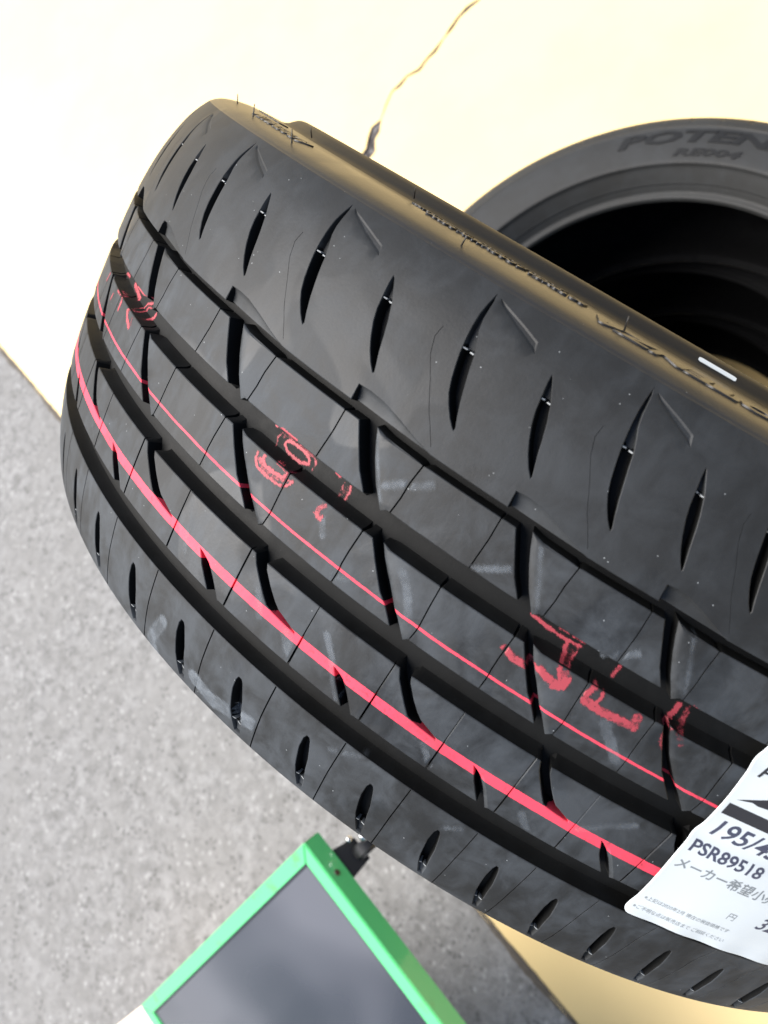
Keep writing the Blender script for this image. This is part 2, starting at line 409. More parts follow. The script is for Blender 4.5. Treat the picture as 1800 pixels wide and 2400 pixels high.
def shoulder_d(k):
    out = []
    for a, b, c in ((.725, 1.24, 1.0), (1.24, 1.725, 1.5)):
        o = [(a + s_, G4B, 0, 0, 1), (b - s_, G4B, 0, 0, 1), (b - s_, G4B + .1, 0, 0, 2), (b - s_ - .005, 78, 0, 0, 2), (b - s_, YB, 0, 0, 2), (b - s_ - .01, YB, 0, 0, 0), (a + s_ + .01, YB, 0, 0, 0), (a + s_, YB, 0, 0, 2), (a + s_ - .005, 78, 0, 0, 2), (a + s_, G4B + .1, 0, 0, 2)]
        out.append((o, [dict(pts=low_slot(c), depth=step_low)]))
    return out
UP_SIDE = [(YT + a, b) for a, b in ((0, 0), (-.5, -.6), (-1.5, -1.7), (-3.4, -4.6), (-5.0, -9), (-6.2, -14), (-6.9, -19), (-7.2, -26), (-7.3, -31), (-7.7, -35), (-8.8, -38.0), (-10.8, -40.4), (-12.6, -43), (-13.4, -47), (-12.8, -52), (-10.5, -57), (-7, -61), (-3.4, -65), (1, -67.6), (6, -68.4))]
UP_SIDE2 = [(YT + a, b) for a, b in ((0, 0), (-2.5, -2), (-6, -7), (-8.5, -13), (-9.3, -14.6), (-9.9, -15.4), (-9.6, -16.4), (-9.4, -18), (-11, -26), (-12, -36), (-12.2, -46), (-12, -53), (-11.2, -55.8), (-9, -56.8), (-7, -57.8), (-2, -62), (3, -66), (8, -70), (11.2, -72.3), (12.3, -74.3), (12.5, -77), (13.5, -79), (17, -80))]
LO_SIDE = [(YB, 0), (YB + .5, -.7), (YB + 1.8, -2.4), (YB + 4, -6), (YB + 8, -14), (YB + 10.8, -24), (YB + 11.8, -34), (YB + 10.5, -44), (YB + 7, -52), (YB + 3, -60), (YB - 1, -66), (YB - 7, -68.4)]
def lathe(prof_pts, mat, name, parent, seg=360, notch=None):
    n = len(prof_pts); th = np.linspace(0, 2 * np.pi, seg, endpoint=False); v = []
    for y, r in prof_pts:
        rr = np.full(seg, float(r))
        if notch is not None: rr = rr - notch(th, y, r)
        v.append(np.stack([rr / 1000 * np.cos(th), rr / 1000 * np.sin(th), np.full(seg, -y / 1000)], -1))
    f = [(r * seg + i, r * seg + (i + 1) % seg, (r + 1) * seg + (i + 1) % seg, (r + 1) * seg + i) for r in range(n - 1) for i in range(seg)]
    return mesh_obj(name, np.concatenate(v), f, mat, parent, smooth=38)
RRT, RRB = float(prof(YT)), float(prof(YB))
def smooth_curve(P, sub=4):
    P = np.array(P, float); out = []
    for i in range(len(P) - 1):
        p0 = P[max(i - 1, 0)]; p1 = P[i]; p2 = P[i + 1]; p3 = P[min(i + 2, len(P) - 1)]
        for t in np.arange(sub) / sub: out.append(.5 * (2 * p1 + (p2 - p0) * t + (2 * p0 - 5 * p1 + 4 * p2 - p3) * t * t + (3 * p1 - p0 - 3 * p2 + p3) * t ** 3))
    out.append(P[-1]); return [tuple(x) for x in out]
def merge(name, accs, mat, parent, smooth=32, weld=2e-6):
    """faces below the running surface take, as painted-in shade, the darker shaded groove rubber, the running surface the dusty one"""
    A = Acc()
    for a in accs: A.add(a.verts(), a.f)
    o = mesh_obj(name, A.verts(), A.f, mat, parent)
    bm = bmesh.new(); bm.from_mesh(o.data); bmesh.ops.remove_doubles(bm, verts=bm.verts, dist=weld); bmesh.ops.recalc_face_normals(bm, faces=bm.faces)
    bm.to_mesh(o.data); bm.free()
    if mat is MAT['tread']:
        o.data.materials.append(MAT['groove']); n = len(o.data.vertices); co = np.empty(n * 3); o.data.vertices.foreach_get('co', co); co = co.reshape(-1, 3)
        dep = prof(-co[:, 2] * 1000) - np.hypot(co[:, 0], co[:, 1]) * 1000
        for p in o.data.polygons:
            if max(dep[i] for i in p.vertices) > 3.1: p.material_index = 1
    o.data.shade_smooth(); o.data.set_sharp_from_angle(angle=math.radians(smooth)); return o
def text_mesh(body, size, extrude=0.0, shear=0.0, bold=0.0, res=2):
    cu = bpy.data.curves.new('t', 'FONT'); cu.body = body; cu.size = size; cu.extrude = extrude; cu.shear = shear; cu.offset = bold; cu.resolution_u = res
    o = bpy.data.objects.new('t', cu); COL.objects.link(o); bpy.context.view_layer.update()
    me = bpy.data.meshes.new_from_object(o.evaluated_get(bpy.context.evaluated_depsgraph_get()))
    bm = bmesh.new(); bm.from_mesh(me)
    bpy.data.objects.remove(o); bpy.data.curves.remove(cu); bpy.data.meshes.remove(me)
    return bm
def side_at(table, base, r):       # y of the sidewall at radius r
    ys = np.array([p[0] for p in table]); rs = np.array([base + p[1] for p in table]); return float(np.interp(-r, -rs, ys))
def side_text(body, size, r0, phi0, parent, mat, name='raised_letters', depth=.45, sx=1.0, bold=.2, table=None):
    """letters standing proud of the upper sidewall; read clockwise seen from outside"""
    bm = text_mesh(body, size, depth, .25, bold)
    bmesh.ops.subdivide_edges(bm, edges=[e for e in bm.edges if e.calc_length() > 3], cuts=2)
    tab = smooth_curve(table or UP_SIDE)
    for v in bm.verts:
        x, y, z = v.co; r = r0 + y
        ph = math.radians(phi0) - SIDE_DIR * x * sx / r0
        yy = side_at(tab, RRT, r) - .1 - max(z, -.1)
        v.co = (r / 1000 * math.cos(ph), r / 1000 * math.sin(ph), -yy / 1000)
    me = bpy.data.meshes.new(name); bm.to_mesh(me); bm.free(); me.materials.append(mat)
    o = bpy.data.objects.new(name, me); COL.objects.link(o); o.parent = parent; return o
SIDE_DIR = 1

def side_notch(th, y, r):       # the ends of the tread slots bite into the shoulder of the background tyre
    d = RRT - r
    if d > 13.5: return 0 * th
    n = 64; q = (th / (2 * np.pi) * n) % 1.0; wdt = .26 * (1 - d / 13.5) + .01
    deep = np.where(np.floor(th / (2 * np.pi) * n) % 2 == 0, 2.6, 1.3)
    return deep * np.clip(1 - (q / wdt), 0, 1) * np.clip(q / .02, 0, 1) * (1 - .5 * d / 13.5)
def build_tyre(root, mats, vis, fine, detail=True, upper=None):
    """vis: (first, last) cell built piece by piece; the rest of the ring is one joined part"""
    gm, tm, sm, lm = mats
    seg = 720 if fine else 360
    ys = np.concatenate([[YT, YT + 1.0], np.linspace(YT + 4, YB - 4, 46), [YB - 1.0, YB]])
    deps = np.concatenate([[.35, 6.1], np.full(46, 6.05), [6.1, .35]])
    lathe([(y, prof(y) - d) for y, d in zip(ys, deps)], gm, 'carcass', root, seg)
    up = [(y, RRT + d) for y, d in smooth_curve(upper or UP_SIDE)]
    cut = max(i for i, p in enumerate(up) if p[1] > RRT - (57 if upper else 35.5))
    lathe(up[:cut + 1], sm, 'upper_sidewall', root, 1440 if upper else seg, notch=side_notch if upper else None)
    lathe(up[cut:], sm if upper else MAT['bead'], 'upper_bead', root, 360)
    lathe([(y, RRB + d) for y, d in smooth_curve(LO_SIDE)], sm, 'lower_sidewall', root, 360)
    lathe([(YT + 5, RRT - 68.4), (YT + 9, RRT - 62), (YT + 7, RRT - 50), (YT + 1, RRT - 36), (YT + 4, RRT - 22), (YT + 18, 285), (Y0, 289), (YB - 18, 285), (YB - 4, RRB - 22), (YB - 1, RRB - 36), (YB - 8, RRB - 52), (YB - 11, RRB - 62), (YB - 7, RRB - 68.4)], lm, 'inner_liner', root, 180)
    a, b = vis
    cells = list(range(a, b)); near = []
    if a is not None and fine:
        near.append(merge('shoulder_rib', [shoulder_cell(k, 1.6, (3.4, 3.0)) for k in cells], tm, root))
        for k in cells:
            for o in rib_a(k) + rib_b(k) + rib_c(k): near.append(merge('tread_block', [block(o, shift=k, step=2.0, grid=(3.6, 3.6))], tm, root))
            for o, h in shoulder_d(k): near.append(merge('shoulder_block', [block(o, h, shift=k, step=2.0, grid=(3.6, 3.0))], tm, root))
    rest = [k for k in range(a, a + NC) if k not in cells] if fine else list(range(0, NC))
    accs = []
    for k in rest:
        accs.append(shoulder_cell(k, 5.0 if fine else 3.5, (9, 9) if fine else (7, 7), False))
        if fine or detail:
            for o in rib_a(k) + rib_b(k) + rib_c(k): accs.append(block(o, shift=k, step=6, grid=(10, 10)))
            for o, h in shoulder_d(k): accs.append(block(o, h, shift=k, step=6, grid=(10, 10)))
    o = merge('tread', accs, tm, root); o['kind'] = 'stuff'
    return near
CRAYON = [([(152.82, -2.02), (152.87, 0.42), (153.32, 2.16), (154.16, 2.47), (154.95, 2.31), (155.52, 1.9), (155.96, -0.01), (156.1, -2.13)], 0.86, 0.95), ([(153.41, -2.75), (153.43, -1.17), (153.85, -0.02), (154.52, -0.28), (155.23, -0.83), (155.6, -2.28), (155.53, -3.34)], 1.08, 1), ([(153.19, -0.68), (153.71, 1.44), (154.59, 1.3), (155.39, 0.39), (155.79, -1.34)], 1.62, 0.45), ([(154.44, -3.73), (154.96, -3.58), (155.51, -2.95)], 0.8, 0.6), ([(153.63, -9.69), (153.54, -7.93), (153.95, -6.69), (154.72, -6.34), (155.39, -6.64), (155.8, -7.7), (155.77, -9.22), (155.31, -10.26), (154.66, -10.36), (154.0, -10.09), (153.63, -9.69)], 0.9, 0.9), ([(152.96, -10.42), (152.8, -8.44), (152.99, -5.78)], 0.49, 0.6), ([(156.08, -10.61), (156.34, -9.54), (156.28, -6.91)], 0.68, 0.5), ([(153.24, -10.2), (154.67, -11.03), (155.84, -11.06)], 1.6, 0.25), ([(152.26, -11.24), (153.71, -13.99), (154.48, -14.05), (154.95, -13.89), (154.69, -11.43)], 0.69, 1), ([(157.91, -11.57), (158.24, -11.58)], 0.98, 0.9), ([(159.21, -10.79), (159.35, -9.05), (159.34, -6.3)], 0.67, 0.8), ([(158.76, -10.52), (158.77, -7.66)], 0.57, 0.45), ([(159.07, -9.68), (158.88, -6.13)], 1.82, 0.2), ([(158.83, -2.5), (158.59, 0.15), (158.73, 1.88)], 1.84, 0.45), ([(158.47, 1.54), (159.02, 2.26), (159.06, 0.67)], 0.73, 0.8), ([(172.46, 1.18), (173.1, 2.27), (173.94, 2.17), (174.36, 1.36)], 2.53, 0.55), ([(172.48, 1.39), (173.05, 3.29), (174.03, 2.86)], 0.62, 0.9), ([(174.76, 0.85), (175.43, 1.83), (176.16, 2.25), (176.3, -0.38)], 2.67, 0.6), ([(175.86, 3.31), (176.37, 1.9), (176.41, -1.24)], 1.53, 0.9), ([(176.38, -2.18), (176.04, -3.57), (176.09, -5.77), (176.09, -9.3)], 0.6, 0.6), ([(175.94, 0.44), (175.61, -2.34), (175.56, -4.6), (175.38, -7.32), (175.36, -8.93)], 1.14, 0.8), ([(176.15, -1.29), (175.84, -4.42), (175.75, -8.59)], 3.03, 0.28), ([(172.75, -10.3), (173.69, -9.72), (174.43, -9.4), (175.23, -9.26), (176.11, -9.86)], 0.98, 0.8), ([(174.52, -11.48), (175.41, -11.35), (176.22, -11.42)], 0.38, 0.9), ([(178.63, -10.7), (178.59, -6.97)], 1.28, 0.55), ([(177.82, -3.39), (177.63, -0.16), (177.77, 2.4)], 1.98, 0.6), ([(177.86, 1.77), (178.83, 2.13), (179.63, 1.81), (180.43, 1.52), (180.92, 1.37)], 2.97, 0.6), ([(180.9, 1.18), (180.76, -2.22)], 2.8, 0.5), ([(178.36, -3.38), (178.48, -1.71)], 0.76, 0.9), ([(178.45, -1.66), (178.38, 1.2)], 1.14, 0.6), ([(182.77, -9.86), (182.75, -6.12), (182.66, -4.59), (182.52, -2.6), (182.74, 0.75), (183.1, 2.48)], 1.67, 0.75), ([(183.34, -10.18), (183.47, -5.19), (183.31, -3.81), (183.69, -1.39)], 2.12, 0.35), ([(182.88, -13.94), (183.96, -11.51)], 0.37, 0.9), ([(117.29, -0.96)], 0.93, 0.4), ([(123.41, -2.66), (123.0, 1.22)], 1.22, 0.7), ([(123.98, -6.62), (125.57, -7.46)], 1.4, 0.6), ([(127.93, -8.07), (129.38, -7.26), (130.5, -6.53)], 2.15, 0.6), ([(135.15, -14.69), (132.55, -8.51), (132.08, -5.05)], 0.88, 0.8), ([(132.78, -4.46), (132.84, -6.8)], 1.81, 0.5), ([(132.8, -7.59), (133.7, -9.0)], 0.77, 0.5), ([(128.94, -9.11), (131.02, -9.4), (135.22, -14.7)], 0.53, 1), ([(134.77, -8.82), (134.62, -6.76), (134.28, -5.15)], 1.27, 0.9), ([(134.08, -3.29), (134.21, -4.92)], 0.36, 0.4), ([(130.21, -2.39), (130.21, 1.19)], 1.82, 0.75), ([(128.16, -3.3), (128.92, -3.65), (129.96, -3.56)], 1.19, 0.6), ([(127.28, -0.05), (127.15, 2.68)], 1.28, 0.5), ([(132.21, -2.6), (132.86, 0.0), (133.74, 1.43)], 1.82, 0.7), ([(133.67, -2.17), (133.93, 0.12)], 1.03, 0.4), ([(132.21, -3.2), (132.53, -3.71)], 1.04, 0.6)]
SCUFF = [([(161.52, -19.54), (162.45, -23.38), (163.23, -25.26), (163.99, -28.17)], 2.31, 0.5), ([(159.17, 1.84), (159.67, 6.05)], 2.26, 0.55), ([(165.22, 0.07), (166.07, 4.01), (166.74, 9.93)], 2.84, 0.4), ([(161.61, 15.24), (162.54, 12.53)], 1.76, 0.3), ([(168.63, -14.48), (169.62, -18.37), (170.21, -20.26)], 2.04, 0.4), ([(160.77, 42.76), (161.5, 47.19)], 4.61, 0.28), ([(163.1, 32.93), (164.05, 38.24), (164.83, 44.39), (165.65, 49.91)], 2.31, 0.35), ([(157.68, 37.49), (158.44, 44.46)], 3.12, 0.25), ([(177.45, -11.57), (177.86, -15.7), (178.66, -19.16)], 2.23, 0.4), ([(179.47, 4.81), (180.51, 9.92), (181.28, 13.61)], 3.23, 0.3), ([(182.19, 41.26), (183.3, 35.59), (184.74, 30.13)], 1.91, 0.3), ([(177.88, 1.8), (177.92, 10.48)], 0.92, 0.1), ([(151.12, 79.23), (150.05, 92.99), (151.45, 99.3)], 5.26, 0.4), ([(155.43, 88.35), (157.61, 90.31), (161.24, 84.45)], 6.07, 0.55), ([(150.4, 40.08), (150.82, 46.75)], 2.21, 0.2), ([(167.0, 68.85), (168.17, 65.49), (169.11, 62.57)], 1.83, 0.3), ([(175.82, 67.77), (176.63, 64.72)], 1.49, 0.3), ([(159.52, -30.69), (160.65, -22.76), (161.76, -14.7)], 1.22, 0.35), ([(171.03, -30.86), (171.85, -23.3), (172.66, -14.91)], 1.16, 0.3), ([(180.56, -31.69), (181.43, -22.77), (182.02, -16.0)], 1.15, 0.3), ([(171.68, 44.88), (172.62, 49.42)], 2.21, 0.3), ([(178.89, 46.85), (179.71, 51.08)], 2.44, 0.25)]
# ================================================================= ground
F_PX = 1937.64
def ray(px, py): return Vector(((px - 900) / F_PX, (py - 1200) / F_PX, 1.0))
def on_ground(px, py, z=0.0):
    d = M @ ray(px, py); t = (z - CAM_H) / d.z
    return Vector((0, 0, CAM_H)) + d * t

def concrete():
    s = NT('concrete'); co = s.obj()
    big = s.noise(co, 2.2, 3); blot = s.noise(co, 11, 4, .6, .5); mid = s.noise(co, 42, 5, .72, .3); fine = s.noise(co, 150, 4, .7)
    c = s.mix(s.ramp(mid, .34, .66), (0.125, 0.123, 0.118), (0.225, 0.223, 0.218))
    c = s.mix(s.ramp(blot, .40, .62, 0, .55), c, (0.16, 0.157, 0.15))
    c = s.mix(s.ramp(big, .4, .7, 0, .4), c, (0.185, 0.182, 0.174))
    c = s.mix(s.ramp(s.noise(co, 95, 3, .6), .60, .70, 0, .6), c, (0.085, 0.082, 0.078))
    v = s.n('ShaderNodeTexVoronoi'); v.inputs['Scale'].default_value = 85; v.inputs['Randomness'].default_value = 1; s.l(co, v.inputs['Vector'])
    dark = s.math('MULTIPLY', s.ramp(v.outputs['Distance'], .46, .18), s.ramp(s.noise(co, 26, 3), .53, .58))
    c = s.mix(s.math('MULTIPLY', dark, .7), c, (0.07, 0.068, 0.064))
    v2 = s.n('ShaderNodeTexVoronoi'); v2.inputs['Scale'].default_value = 62; s.l(s.obj((1.1, .9, 1)), v2.inputs['Vector'])
    lt = s.math('MULTIPLY', s.ramp(v2.outputs['Distance'], .36, .12), s.ramp(s.noise(co, 19, 2), .49, .55))
    c = s.mix(s.math('MULTIPLY', lt, .4), c, (0.40, 0.40, 0.39))
    s.set(Base_Color=c, Roughness=.9)
    s.bump(s.math('ADD', fine, s.math('MULTIPLY', mid, 1.2)), .7, .003); return s.m
def paint_ground():
    s = NT('yellow ground paint'); co = s.obj()
    big = s.noise(co, 3, 4, .6); fine = s.noise(co, 120, 3)
    c = s.mix(s.ramp(big, .4, .65, 0, .5), PAINT_A, PAINT_B)
    s.set(Base_Color=c, Roughness=.55); s.bump(fine, .2, .0008); return s.m
PAINT_A, PAINT_B = (0.74, 0.55, 0.25), (0.68, 0.49, 0.215)
E1, E2 = on_ground(100, 932), on_ground(1345, 2396)
ed = (E2 - E1).normalized(); en = Vector((0, 0, 1)).cross(ed)
if (on_ground(1200, 200) - E1).dot(en) < 0: en = -en
def gp(a, b, z=0.0): p = E1 + ed * a + en * b; return (p.x, p.y, z)
gm = bpy.data.meshes.new('ground')
big = 60
g = mesh_obj('ground', [(-big, -big, -.005), (big, -big, -.005), (big, big, -.005), (-big, big, -.005)], [(0, 1, 2, 3)], concrete()); g['kind'] = 'structure'
# painted slab sheet with its crack cut through it
CR = [(1160, -60, 3), (1123, 0, 5), (1096, 16, 9), (1075, 42, 6), (1058, 65, 6), (1040, 90, 4), (1020, 119, 5), (1000, 140, 7), (982, 163, 6), (955, 179, 4), (935, 200, 7), (920, 214, 4), (905, 245, 2.5), (893, 280, 3), (880, 303, 16), (873, 325, 22), (864, 350, 24), (857, 374, 22), (850, 420, 16), (840, 480, 6), (820, 560, 2)]
Lp, Rp = [], []
for i, (x, y, wd) in enumerate(CR):
    a = CR[max(i - 1, 0)]; b = CR[min(i + 1, len(CR) - 1)]
    d = Vector((b[0] - a[0], b[1] - a[1])).normalized(); nn = Vector((-d.y, d.x))
    for jj in (0,):
        w1 = 1.0 * wd * (.5 + .25 * math.sin(i * 2.3)); w2 = 1.0 * wd * (.5 + .25 * math.cos(i * 3.1))
        Lp.append(on_ground(x + nn.x * w1, y + nn.y * w1)); Rp.append(on_ground(x - nn.x * w2, y - nn.y * w2))
_cx = [p.x for p in Lp + Rp]; _cy = [p.y for p in Lp + Rp]
gp_box = [(min(_cx) - .01, min(_cy) - .01), (max(_cx) + .01, min(_cy) - .01), (max(_cx) + .01, max(_cy) + .01), (min(_cx) - .01, max(_cy) + .01)]
crack = [(p.x, p.y) for p in Lp] + [(p.x, p.y) for p in Rp[::-1]]
outer = [gp(-50, 0)[:2]] + [gp(t, .0012 * math.sin(t * 31) + .0008 * math.sin(t * 77))[:2] for t in np.arange(-1.5, 3, .02)] + [gp(50, 0)[:2], gp(50, 50)[:2], gp(-50, 50)[:2]]
pts = outer + crack; n1 = len(outer); n2 = len(crack)
r = delaunay_2d_cdt([Vector(p) for p in pts], [(i, (i + 1) % n1) for i in range(n1)] + [(n1 + i, n1 + (i + 1) % n2) for i in range(n2)], [], 0, 1e-7)
V = np.array([tuple(p) for p in r[0]]); T = np.array(r[2]); C = V[T].mean(1)
keep = inside(C, np.array(outer)) & ~inside(C, np.array(crack))
T = T[keep]; nv = len(V)
edges_ = {}
for t in T.tolist():
    for i in range(3): e = (t[i], t[(i + 1) % 3]); edges_[tuple(sorted(e))] = edges_.get(tuple(sorted(e)), 0) + 1
sidef = [(a, b, b + nv, a + nv) for (a, b), c in edges_.items() if c == 1]
vv = [(x, y, 0) for x, y in V] + [(x, y, -.0045) for x, y in V]
pg = mesh_obj('painted_ground', vv, [tuple(t) for t in T.tolist()] + sidef, paint_ground()); pg['kind'] = 'structure'
cf = NT('crack fill'); cc = cf.obj(); cf.set(Base_Color=cf.mix(cf.ramp(cf.noise(cc, 60, 4), .4, .6), (.030, .024, .022), (.13, .12, .115)), Roughness=.95)
pg.data.materials.append(cf.m)          # the broken edge of the slab inside the crack is bare, dirty concrete
for p, sf in zip(list(pg.data.polygons)[len(T):], sidef):
    if inside(V[[sf[0], sf[1]]].mean(0)[None] * 1.0, np.array(gp_box)).any(): p.material_index = 1
s0 = on_ground(990, 250)
mesh_obj('crack_fill', [(s0.x + a * .35, s0.y + b * .35, -.0046) for a, b in ((-1, -1), (1, -1), (1, 1), (-1, 1))], [(0, 1, 2, 3)], cf.m)['kind'] = 'structure'
# grit and dirt gathered in the joint between paint and concrete
jm = NT('joint dirt'); jc = jm.obj(); jm.set(Base_Color=jm.mix(jm.noise(jc, 90, 4), (.03, .026, .02), (.12, .10, .08)), Roughness=.95)
acc = Acc(); rr_ = random.Random(3)
Lv = []
for t in np.arange(-1.2, 2.6, .01):
    wj = .006 + .004 * math.sin(t * 23) + .003 * rr_.random(); Lv += [gp(t, -wj, -.0046), gp(t, -.004, -.0008), gp(t, .0035 + .002 * rr_.random(), .0012)]
n = len(Lv) // 3
f = []
for i in range(n - 1):
    for k in range(2): f.append((i * 3 + k, i * 3 + k + 1, (i + 1) * 3 + k + 1, (i + 1) * 3 + k))
mesh_obj('ground_joint', Lv, f, jm.m)['kind'] = 'structure'

# ================================================================= near tyre
t1 = empty('tyre', tyre_matrix(CC, AX, UU))
tag(t1, 'black tyre with red paint stripes and crayon marks on its tread, standing across another tyre', 'tyre')
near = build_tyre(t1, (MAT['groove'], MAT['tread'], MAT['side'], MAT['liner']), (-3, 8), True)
bpy.context.view_layer.update()
# surface lookup for everything that lies on the tread
bv, bf, nn_ = [], [], 0
for o in near + [c for c in t1.children if c.name.startswith('carcass')]:
    me = o.data; co = np.empty(len(me.vertices) * 3); me.vertices.foreach_get('co', co); bv.append(co.reshape(-1, 3))
    bf += [[i + nn_ for i in p.vertices] for p in me.polygons]; nn_ += len(me.vertices)
TREE = BVHTree.FromPolygons([Vector(p) for p in np.concatenate(bv)], bf)
def surf(phi, y):
    d = Vector((math.cos(phi), math.sin(phi), 0)); o = d * .31 + Vector((0, 0, -y / 1000))
    h = TREE.ray_cast(o, -d, .05)
    return (.31 - h[3]) * 1000 if h[0] else float(prof(y)) - 6
def drape(name, strokes, mat, cell=.45, lift_=.10, label=None):
    """strokes: list of ([(deg, y)...], width mm, strength) laid on the tread as a skin"""
    objs = []
    groups = []
    for st in [s for s in strokes if len(s[0]) > 1]:      # strokes that touch become one mark
        P = np.array([(math.radians(a) * 300, y) for a, y in st[0]]); box = [P[:, 0].min() - 3, P[:, 0].max() + 3, P[:, 1].min() - 3, P[:, 1].max() + 3]
        hit = [gr for gr in groups if not (gr[0][0] > box[1] or gr[0][1] < box[0] or gr[0][2] > box[3] or gr[0][3] < box[2])]
        new = [box, [(P, st[1], st[2])]]
        for gr in hit:
            groups.remove(gr); new[1] += gr[1]; b = gr[0]; new[0] = [min(new[0][0], b[0]), max(new[0][1], b[1]), min(new[0][2], b[2]), max(new[0][3], b[3])]
        groups.append(new)
    for box, sts in groups:
        m = 3; xs = np.arange(box[0] - m, box[1] + m, cell); ys = np.arange(box[2] - m, box[3] + m, cell)
        X, Y = np.meshgrid(xs, ys, indexing='ij'); Q = np.stack([X.ravel(), Y.ravel()], -1); A = np.zeros(len(Q))
        Qj = Q + RNG.normal(0, .12, Q.shape)
        for P, wd, al in sts:
            d = seg_dist(Qj, P[:-1], P[1:]).min(1); a = al * np.clip((wd * .5 + .3 - d) / .6, 0, 1); A = np.maximum(A, a)
        A = A.reshape(X.shape); ok = A > .02
        idx = -np.ones(X.shape, int); need = np.zeros(X.shape, bool)
        q = ok[:-1, :-1] | ok[1:, :-1] | ok[:-1, 1:] | ok[1:, 1:]
        need[:-1, :-1] |= q; need[1:, :-1] |= q; need[:-1, 1:] |= q; need[1:, 1:] |= q
        I, J = np.nonzero(need); idx[I, J] = np.arange(len(I)); verts = []
        for i, j in zip(I, J):
            ph = X[i, j] / 300.0; y = Y[i, j]; r = (surf(ph, y) + lift_) / 1000; verts.append((r * math.cos(ph), r * math.sin(ph), -y / 1000))
        faces = [(idx[i, j], idx[i + 1, j], idx[i + 1, j + 1], idx[i, j + 1]) for i, j in zip(*np.nonzero(q))]
        o = mesh_obj(name, verts, faces, mat, t1); o.data.shade_smooth()
        at = o.data.attributes.new('paint', 'FLOAT', 'POINT'); at.data.foreach_set('value', A[I, J].astype(np.float32))
        objs.append(o)
    return objs
# moulding ticks on the slot walls: one joined part
tick = NT('pale glint edge'); tick.set(Base_Color=(.22, .23, .23), Roughness=.5)  # pale colour stands in for light caught on the step edges
ta = Acc()
def tick_at(v, y, dv, h0):
    for s in (0, 1):
        va, vb = (v, v + dv * .36) if s == 0 else (v + dv * .64, v + dv)
        q = []
        for vv_, yy_ in ((va, y - .18 + s * .25), (vb, y - .18 + s * .25), (vb, y + .18 + s * .25), (va, y + .18 + s * .25)): q.append((vv_, yy_))
        lo = [L3(Phi(a, b), np.float64(b), -5.0) for a, b in q]; hi = [L3(Phi(a, b), np.float64(b), -h0 - (.5 if (i in (1, 2)) == (s == 0) else 0)) for i, (a, b) in enumerate(q)]
        ta.add(np.array(lo + hi), [(4, 5, 6, 7), (0, 1, 5, 4), (1, 2, 6, 5), (2, 3, 7, 6), (3, 0, 4, 7)])
for k in range(-3, 8):
    tick_at(k + .812, -66.6, .066, .35); tick_at(k + 1.308, -66.2, .062, .35)
    tick_at(k + 1.045, 89.2, .072, .35); tick_at(k + 1.545, 89.2, .072, .35)
mesh_obj('moulding_tick', ta.verts(), ta.f, tick.m, t1)['kind'] = 'stuff'
drape('crayon_mark', CRAYON, MAT['crayon'])
drape('dust_scuff', SCUFF, MAT['scuff'], cell=.8, lift_=.07)

# raised writing on the upper sidewall (read from outside the wheel)
SIDE_RUB = MAT['side']
side_text('POTENZA', 7.0, RRT - 15, 181, t1, SIDE_RUB, sx=2.2, bold=.3)
side_text('POTENZA ADRENALIN RE004', 4.2, RRT - 20, 165, t1, SIDE_RUB, sx=1.15, bold=.1, depth=.6)
side_text('ADRENALIN RE004   195/45R17 81W', 3.4, RRT - 26, 163, t1, SIDE_RUB, sx=1.2, bold=.1, depth=.6)
side_text('ADRENALIN', 7.5, RRT - 15, 137, t1, SIDE_RUB, sx=1.25)
side_text('195/45R17 81W', 6.0, RRT - 26, 126, t1, SIDE_RUB, sx=1.2)
# rubber whiskers left by the mould vents
def whisker(phi, y, h0, length, rad=.35, lean=(0, 0)):
    p0 = Vector(L3(np.array(math.radians(phi)), np.array(float(y)), h0)); out = Vector((p0.x, p0.y, 0)).normalized() * .55 + Vector((0, 0, .85)) + Vector((lean[0], lean[1], 0)) * .3
    out.normalize(); bm = bmesh.new(); rows = []
    a = out.orthogonal().normalized(); b = out.cross(a)
    for t in (0, .5, 1):
        c = p0 + out * length / 1000 * t + a * .0006 * t * t * lean[0]; rr = rad / 1000 * (1 - .45 * t)
        rows.append([bm.verts.new(c + a * rr * math.cos(q) + b * rr * math.sin(q)) for q in np.linspace(0, 2 * math.pi, 6, endpoint=False)])
    for r0, r1 in zip(rows, rows[1:]):
        for i in range(6): bm.faces.new((r0[i], r0[(i + 1) % 6], r1[(i + 1) % 6], r1[i]))
    bm.faces.new(rows[-1]); me = bpy.data.meshes.new('rubber_whisker'); bm.to_mesh(me); bm.free(); me.materials.append(SIDE_RUB); me.shade_smooth()
    o = bpy.data.objects.new('rubber_whisker', me); COL.objects.link(o); o.parent = t1
for ph, y, h0, ln in ((118, YT - 3, -9, 4.5), (127.5, YT - 3.5, -6, 4), (137, YT - 3, -5, 4.2), (131, YT - 9, -22, 3), (147.5, YT - 9, -22, 3.2), (156, YT - 3.4, -6, 4), (168, YT - 6.5, -11, 3.8), (179, YT - 5, -9, 3.5), (188, YT - 8, -17, 3)):
    whisker(ph, y, h0, ln * 1.5, lean=(random.uniform(-1, 1), random.uniform(-1, 1)))

